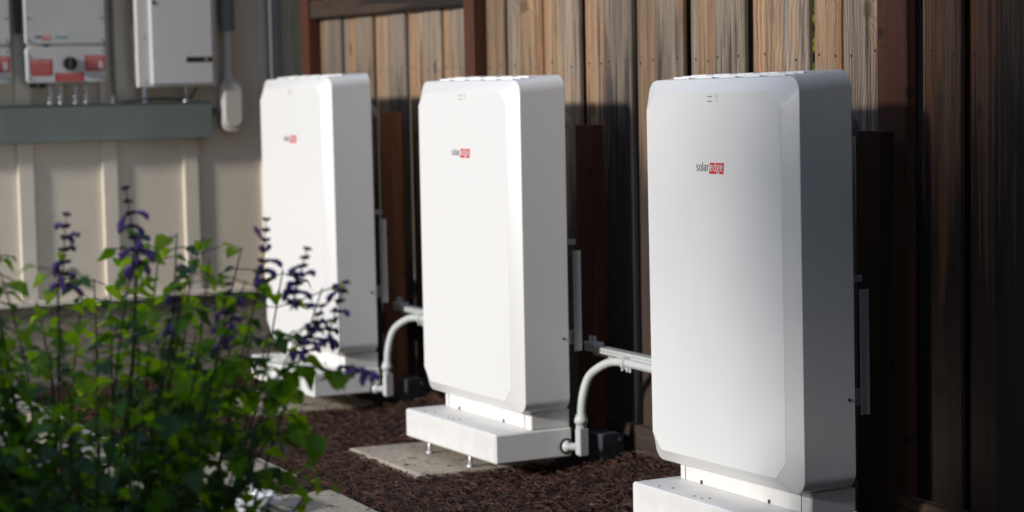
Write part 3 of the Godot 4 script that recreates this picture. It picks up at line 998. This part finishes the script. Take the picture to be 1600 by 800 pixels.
func build_salvia() -> void:
	var plant := thing("salvia_plant", "leafy green plant with purple flower spikes in the left foreground", "plant", Vector3(2.76, 0, 2.20))
	var meshes := []
	for v in 4:
		meshes.append(leaf_mesh(v))
	var leaves := []
	var stems := new_st()
	# directions across and along the camera's look do not matter: the clump is round, a little longer along z
	for s in 120:
		var a := rng.randf() * TAU
		var rad := sqrt(rng.randf())
		var base := Vector3(cos(a) * 0.17 * rad, 0.0, sin(a) * 0.24 * rad)
		var lean := Vector3(cos(a) * 0.27 * rad, 0, sin(a) * (0.54 if sin(a) > 0.0 else 0.30) * rad)
		var h := (1.12 - 0.5 * pow(rng.randf(), 2.2)) - 0.13 * rad * rad + rng.randf_range(-0.03, 0.03)
		var ctrl := [base, base + lean * 0.25 + Vector3(rng.randf_range(-0.03, 0.03), h * 0.4, rng.randf_range(-0.03, 0.03)), base + lean * 0.65 + Vector3(rng.randf_range(-0.03, 0.03), h * 0.75, rng.randf_range(-0.03, 0.03)), base + lean + Vector3(0, h, 0)]
		var path := smooth_path(ctrl, 16)
		var radii := []
		for i in 17:
			radii.append(lerpf(0.0048, 0.0016, i / 16.0))
		tube(stems, path, radii, 5, false)
		var nodes := 17
		for k in nodes:
			var t := lerpf(0.30, 1.0, (k + rng.randf_range(-0.3, 0.3)) / (nodes - 1.0))
			t = clampf(t, 0.2, 0.995)
			var p: Vector3 = path[int(t * 16)].lerp(path[mini(int(t * 16) + 1, 16)], fmod(t * 16, 1.0))
			var az := k * PI / 2 + s * 1.3 + rng.randf_range(-0.4, 0.4)
			for o in 2:
				if rng.randf() < (0.08 if t < 0.7 else 0.25):
					continue
				var d := Vector3(cos(az + o * PI), rng.randf_range(-0.45, 0.35), sin(az + o * PI)).normalized()
				var size := rng.randf_range(0.034, 0.066) * (1.0 - 0.2 * maxf(0.0, t - 0.75) / 0.25)
				var st_len := rng.randf_range(0.008, 0.05)
				tube(stems, [p, p + d * st_len], [0.0014], 4, false)
				var up := (Vector3.UP + Vector3(rng.randf_range(-0.5, 0.5), 0, rng.randf_range(-0.5, 0.5))).normalized()
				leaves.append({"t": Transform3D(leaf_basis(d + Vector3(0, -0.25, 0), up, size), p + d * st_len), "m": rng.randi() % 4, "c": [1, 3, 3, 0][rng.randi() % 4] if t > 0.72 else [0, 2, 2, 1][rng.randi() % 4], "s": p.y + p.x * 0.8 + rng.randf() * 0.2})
	part("stems", done(stems), M.stem, plant)
	# drooping side branches on the right
	var side := new_st()
	for q in [[Vector3(0.10, 0.74, -0.22), Vector3(0.20, 0.84, -0.34), 5], [Vector3(0.12, 0.70, -0.2), Vector3(0.20, 0.64, -0.28), 5], [Vector3(0.12, 0.64, -0.14), Vector3(0.18, 0.54, -0.22), 5], [Vector3(0.18, 0.74, -0.30), Vector3(0.285, 0.81, -0.48), 5], [Vector3(0.15, 0.76, -0.25), Vector3(0.255, 0.69, -0.42), 5]]:
		var path := smooth_path([q[0], (q[0] + q[1]) * 0.5 + Vector3(0, 0.05, 0), q[1]], 8)
		tube(side, path, [0.0022], 5, false)
		for k in 7:
			var p: Vector3 = path[2 + k % 7]
			for o in 2:
				var d := Vector3(rng.randf_range(-0.6, 0.6), rng.randf_range(-0.7, 0.1), rng.randf_range(-0.8, 0.5)).normalized()
				leaves.append({"t": Transform3D(leaf_basis(d, Vector3.UP, rng.randf_range(0.045, 0.07)), p), "m": rng.randi() % 4, "c": [1, 3][rng.randi() % 2], "s": 9.0})
	part("side_branches", done(side), M.stem, plant).set_meta("kind", "stuff")
	leaves.sort_custom(func(x, y): return x.s > y.s)
	var rest := [new_st(), new_st(), new_st(), new_st()]
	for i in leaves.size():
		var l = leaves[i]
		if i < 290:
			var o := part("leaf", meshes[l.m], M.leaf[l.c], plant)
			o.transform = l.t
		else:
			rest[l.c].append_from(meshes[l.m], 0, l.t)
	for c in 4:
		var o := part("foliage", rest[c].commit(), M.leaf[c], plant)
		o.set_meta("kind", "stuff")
	# flower spikes
	var spikes := [[Vector3(0.0, 0.98, 0.10), Vector3(-0.02, 1.15, 0.08)], [Vector3(0.05, 1.02, -0.05), Vector3(0.03, 1.20, -0.03)], [Vector3(0.16, 0.98, -0.27), Vector3(0.17, 1.13, -0.28)], [Vector3(0.19, 0.94, -0.32), Vector3(0.22, 1.07, -0.35)],
		[Vector3(0.22, 0.86, -0.38), Vector3(0.25, 1.0, -0.42)], [Vector3(0.2, 0.84, -0.33), Vector3(0.22, 0.95, -0.38)], [Vector3(0.24, 0.82, -0.42), Vector3(0.285, 0.80, -0.47)], [Vector3(0.08, 0.88, -0.10), Vector3(0.10, 1.04, -0.12)], [Vector3(0.12, 0.86, -0.2), Vector3(0.13, 1.0, -0.21)]]
	for q in spikes:
		var root := Node3D.new()
		root.name = "flower_spike"
		plant.add_child(root, true)
		root.position = q[0] + Vector3(0.02, 0, -0.08)
		var ax: Vector3 = q[1] - q[0]
		var st := new_st()
		tube(st, [Vector3.ZERO, ax * 0.5 + Vector3(0.004, 0, 0.003), ax], [0.0022, 0.0018, 0.001], 5, false)
		var pe := new_st()
		var whorls := 7
		for k in whorls:
			var t := 0.12 + 0.85 * k / (whorls - 1.0)
			for j in 5:
				var a := TAU * j / 5 + k * 0.6
				var d := Vector3(cos(a), rng.randf_range(-0.3, 0.6), sin(a)).normalized()
				var p := ax * t
				tube(st, [p, p + d * (0.012 - 0.005 * t), p + d * (0.019 - 0.009 * t)], [0.004, 0.0052 - 0.002 * t, 0.001], 5, false)
				if rng.randf() < 0.7 - 0.7 * t:
					var e := p + d * 0.010
					var l := rng.randf_range(0.014, 0.032)
					var dd := (d + Vector3(rng.randf_range(-0.5, 0.5), rng.randf_range(-0.9, 0.3), rng.randf_range(-0.5, 0.5))).normalized()
					tube(pe, [e, e + dd * l * 0.6, e + dd * l * 0.85 + Vector3(0, -0.004, 0), e + dd * l + Vector3(0, -0.012, 0)], [0.0025, 0.0055, 0.007, 0.002], 6, false)
		var pet_any := true
		part("calyx", done(st), M.spike, root).set_meta("kind", "stuff")
		tube(pe, [ax * 0.2, ax * 0.2 + Vector3(0.012, -0.006, 0.006), ax * 0.2 + Vector3(0.026, -0.016, 0.01)], [0.002, 0.005, 0.0012], 6, false)
		part("petals", done(pe), M.petal, root).set_meta("kind", "stuff")

func bush(called: String, label: String, category: String, at: Vector3, size: Vector3, n: int, m: Material, leaf := 0.06, trunk := 0.3) -> void:
	var o := thing(called, label, category, at)
	var rg := RandomNumberGenerator.new()
	rg.seed = hash(at)
	var st := new_st()
	tube(st, [Vector3.ZERO, Vector3(0.03, trunk * 0.6, 0.02), Vector3(0.0, trunk + size.y * 0.4, 0.0)], [0.06 * size.x + 0.03, 0.05 * size.x + 0.02, 0.02], 8)
	for k in 6:
		var a := k * 1.05
		tube(st, [Vector3(0, trunk * 0.8, 0), Vector3(cos(a) * size.x * 0.4, trunk + size.y * 0.35, sin(a) * size.z * 0.4), Vector3(cos(a) * size.x * 0.75, trunk + size.y * 0.6, sin(a) * size.z * 0.75)], [0.03, 0.02, 0.008], 6)
	part("trunk", done(st), M.bark, o)
	var cl := new_st()
	var mesh := leaf_mesh(2)
	var clumps := []
	for k in 34:
		var v := Vector3(rg.randfn(), rg.randfn(), rg.randfn()).normalized() * pow(rg.randf(), 0.4)
		clumps.append(v)
	for i in n:
		var c: Vector3 = clumps[rg.randi() % clumps.size()]
		var v := c + Vector3(rg.randfn(), rg.randfn(), rg.randfn()) * 0.17
		var p := Vector3(v.x * size.x, trunk + size.y * 0.5 + v.y * size.y * 0.5, v.z * size.z)
		if p.y < 0.02:
			continue
		var d := (v + Vector3(rg.randfn(), rg.randfn() - 0.3, rg.randfn()) * 0.6).normalized()
		cl.append_from(mesh, 0, Transform3D(leaf_basis(d, Vector3(rg.randfn() * 0.4, 1, rg.randfn() * 0.4).normalized(), leaf * rg.randf_range(0.7, 1.3)), p))
	var crown := part("crown", cl.commit(), m, o)
	crown.set_meta("kind", "stuff")

# ------------------------------------------------------------------ scene
func _ready() -> void:
	rng.seed = 7
	# camera
	var cam := Camera3D.new()
	cam.name = "camera"
	add_child(cam)
	var at := CameraAttributesPhysical.new()
	at.frustum_focal_length = 99.0
	at.frustum_focus_distance = 6.15
	at.exposure_aperture = 3.2
	at.frustum_near = 0.05
	at.frustum_far = 400.0
	cam.attributes = at
	cam.transform = Transform3D(Basis.from_euler(Vector3(-0.0833, 1.0982, -0.0200), EULER_ORDER_YXZ), Vector3(7.0, 1.40, 3.35))
	cam.current = true
	# sky, exposure
	var we := WorldEnvironment.new()
	we.name = "world_environment"
	var e := Environment.new()
	e.background_mode = Environment.BG_SKY
	var sm := ProceduralSkyMaterial.new()
	sm.sky_top_color = Color(0.47, 0.56, 0.70)
	sm.sky_horizon_color = Color(0.90, 0.88, 0.84)
	sm.ground_bottom_color = Color(0.2, 0.18, 0.16)
	sm.ground_horizon_color = Color(0.55, 0.55, 0.55)
	sm.sky_curve = 0.15
	var sky := Sky.new()
	sky.sky_material = sm
	e.sky = sky
	e.background_energy_multiplier = 0.74
	e.tonemap_mode = Environment.TONE_MAPPER_LINEAR
	e.tonemap_exposure = 1.46
	e.sdfgi_enabled = true
	e.ssao_enabled = true
	e.ssil_enabled = true
	we.environment = e
	add_child(we)
	# sun from the front, shining along the house wall
	var sun := DirectionalLight3D.new()
	sun.name = "sun"
	sun.light_color = Color(1.0, 0.98, 0.955)
	sun.light_energy = 0.76
	sun.light_angular_distance = 5.0
	sun.shadow_enabled = true
	add_child(sun)
	var to_sun := Vector3(0.175, 0.32, 0.93).normalized()
	sun.look_at_from_position(to_sun * 30.0, Vector3.ZERO, Vector3.UP)

	make_materials()
	# setting
	build_ground()
	build_fence()
	build_house()
	# objects
	support_posts()
	var unit := make_unit()
	var stand := make_stand()
	var pos := [[Vector3(1.7604, 0.2125, 0.0034), 0.87, 0.55], [Vector3(0.0473, 0.2195, -0.006), 0.83, -0.11], [Vector3(-1.6646, 0.2435, -0.0081), 0.46, 0.34]]
	var ul := ["tall white battery cabinet nearest the camera, in sharp focus and half in shade", "tall white battery cabinet in the middle of the row of three", "tall white battery cabinet farthest away, beside the house wall"]
	var sl := ["white steel base under the nearest cabinet, cut off by the bottom edge", "white steel base standing on a paving slab under the middle cabinet", "white steel base under the farthest cabinet, half hidden by the plant"]
	for i in 3:
		var u: Node3D = unit if i == 0 else unit.duplicate()
		u.name = numbered("battery_cabinet")
		add_child(u)
		u.transform = Transform3D(Basis(Vector3.UP, deg_to_rad(pos[i][1])) * Basis(Vector3(0, 0, 1), deg_to_rad(pos[i][2])), pos[i][0])
		tag(u, ul[i], "battery", "white battery cabinets along the fence")
		var s: Node3D = stand if i == 0 else stand.duplicate()
		s.name = numbered("cabinet_base")
		add_child(s)
		s.transform = Transform3D(Basis(Vector3.UP, deg_to_rad(pos[i][1])), Vector3(pos[i][0].x - 0.012, pos[i][0].y - 0.2195, 0.0))
		tag(s, sl[i], "stand", "white bases under the battery cabinets")
	conduit_run(0.0, "middle cabinet", "nearest cabinet")
	conduit_run(-1.715, "farthest cabinet", "middle cabinet")
	build_downspout()
	build_wall_gear()
	slab_thing("paving_slab", "pale square paving slab under the base of the middle cabinet", [Vector2(-0.45, 0.262), Vector2(0.19, 0.262), Vector2(0.225, -0.29), Vector2(-0.41, -0.29)], 0.0)
	slab_thing("paving_slab", "grey paving slab at the bottom edge, left of the nearest cabinet", [Vector2(0.285, 0.63), Vector2(0.755, 0.645), Vector2(0.74, 1.25), Vector2(0.27, 1.25)], 0.0)
	slab_thing("paving_slab", "grey paving slab half hidden behind the plant", [Vector2(-0.66, 0.62), Vector2(-0.035, 0.636), Vector2(-0.02, 1.24), Vector2(-0.65, 1.23)], 0.0)
	slab_thing("paving_slab", "paving slab under the base of the nearest cabinet, below the bottom edge", [Vector2(1.28, 0.262), Vector2(1.92, 0.262), Vector2(1.95, -0.29), Vector2(1.31, -0.29)], -0.004)
	slab_thing("paving_slab", "paving slab under the base of the farthest cabinet", [Vector2(-2.1, 0.262), Vector2(-1.46, 0.262), Vector2(-1.43, -0.29), Vector2(-2.08, -0.29)], 0.0)
	build_salvia()
	var pts := []
	for k in 40:
		var a := TAU * k / 39.0 * 1.6
		pts.append(Vector3(0.50 + cos(a) * 0.11, 0.03 + 0.004 * k / 6.0, 1.02 + sin(a) * 0.09))
	tag(top("glossy_tube", tube_mesh(pts, [0.022], 12), M.pale_tube), "pale glossy curved tube lying on the slab behind the plant", "tube")
	for q in [[Vector3(-1.62, 0.02, 1.16), 0.09, 0.06, "pale stone lying in the mulch behind the left part of the plant"], [Vector3(-1.24, 0.0, 1.2), 0.10, 0.05, "lighter stone beside the other one behind the plant"]]:
		var st := SphereMesh.new()
		st.radius = q[1]
		st.height = q[2] * 2.0
		st.radial_segments = 12
		st.rings = 7
		var o := top("stone", st, M.slab)
		o.position = q[0]
		tag(o, q[3], "stone")
	var litter := [[0.95, 0.13], [1.06, 0.05], [0.62, 0.20], [0.42, 0.45], [0.12, 0.62], [-0.2, 0.5], [1.15, -0.1]]
	var lm := leaf_mesh(1)
	for i in litter.size():
		var o := top("fallen_leaf", lm, M.leaf_litter)
		o.transform = Transform3D(Basis.from_euler(Vector3(rng.randf_range(-0.2, 0.2), rng.randf() * TAU, rng.randf_range(-0.3, 0.3))) * Basis.from_scale(Vector3(0.55, 0.5, 1.0) * rng.randf_range(0.022, 0.040)), Vector3(litter[i][0], 0.014, litter[i][1]))
		tag(o, "small tan dead leaf on the dark mulch " + ["before the conduit of the middle cabinet", "below the dark grey box", "right of the slab under the middle cabinet", "between two paving slabs", "near the bottom edge", "between the plant and the middle slab", "beside the nearest cabinet's base"][i], "leaf", "dead leaves on the mulch")
	slab_thing("patio", "pale concrete patio behind the plant, sunlit at its edge", [Vector2(-2.85, 0.98), Vector2(-0.80, 1.0), Vector2(-0.70, 1.5), Vector2(-0.1, 1.9), Vector2(0.3, 3.0), Vector2(0.3, 9.0), Vector2(-9.0, 9.0), Vector2(-9.0, 1.6), Vector2(-2.85, 1.6)], 0.003)
	bush("added_side_shrub", "added unseen shrub against the fence beyond the right edge, blocking light", "shrub", Vector3(4.65, 0, 0.0), Vector3(0.75, 4.2, 0.45), 14000, M.blocker_leaf, 0.10, 0.2)  # added out of view to keep light off the right side
	bush("added_side_shrub", "added unseen tall shrub beside the camera beyond the right edge, blocking light", "shrub", Vector3(6.2, 0, 0.7), Vector3(0.9, 4.2, 0.8), 12000, M.blocker_leaf, 0.10, 0.2)  # second added blocker on the right
	bush("added_low_shrub", "added unseen low shrub beyond the left edge, shading the flowering plant", "shrub", Vector3(3.25, 0, 3.85), Vector3(0.55, 1.6, 0.4), 8000, M.blocker_leaf, 0.07, 0.1)  # added out of view to shade the lower half of the plant
	bush("added_shade_tree", "added unseen thin tree beyond the left edge, shading the nearest cabinet", "tree", Vector3(3.9, 0, 7.0), Vector3(1.5, 2.5, 1.2), 4300, M.blocker_leaf, 0.045, 2.75)  # added out of view, sparse leaves thin the sun on the nearest cabinet
	bush("added_shade_tree", "added unseen dense tree right of the thin one, shading the right of the fence", "tree", Vector3(4.62, 0, 7.2), Vector3(1.25, 2.6, 1.1), 7500, M.blocker_leaf, 0.12, 2.8)  # added out of view, dense crown shades the fence at the right
	bush("added_overhang_tree", "added unseen broad tree behind the fence, blocking the sky overhead", "tree", Vector3(3.4, 0, -1.7), Vector3(3.3, 2.8, 2.0), 15000, M.blocker_leaf, 0.16, 2.7)  # added unseen canopy that hides the sky above the cabinets
	bush("added_tall_tree", "added unseen tall tree behind the camera, left of the other, blocking sky light", "tree", Vector3(7.9, 0, 8.6), Vector3(1.6, 6.0, 1.5), 9000, M.blocker_leaf, 0.2, 0.5)  # added out of view to cut sky fill on the shaded side
	bush("added_tall_tree", "added unseen tall tree behind the camera, right of the other, blocking sky light", "tree", Vector3(10.8, 0, 7.0), Vector3(1.6, 6.0, 1.5), 9000, M.blocker_leaf, 0.2, 0.5)  # second added tree cutting the sky fill
	# greenery behind the fence and beside the view
	for i in 4:
		bush("garden_tree", ["bright green tree behind the fence seen through the gap above the nearest cabinet", "bright green tree behind the fence left of the middle cabinet", "bright green tree behind the plank panel near the house", "bright green tree far behind the fence, at the back of the others"][i], "tree", Vector3([-0.9, -2.9, -4.9, -1.6][i], 0, [-2.3, -3.8, -4.6, -5.4][i]), Vector3(1.2, 2.5, 0.8), 6000, M.sun_leaf, 0.11, 0.5)
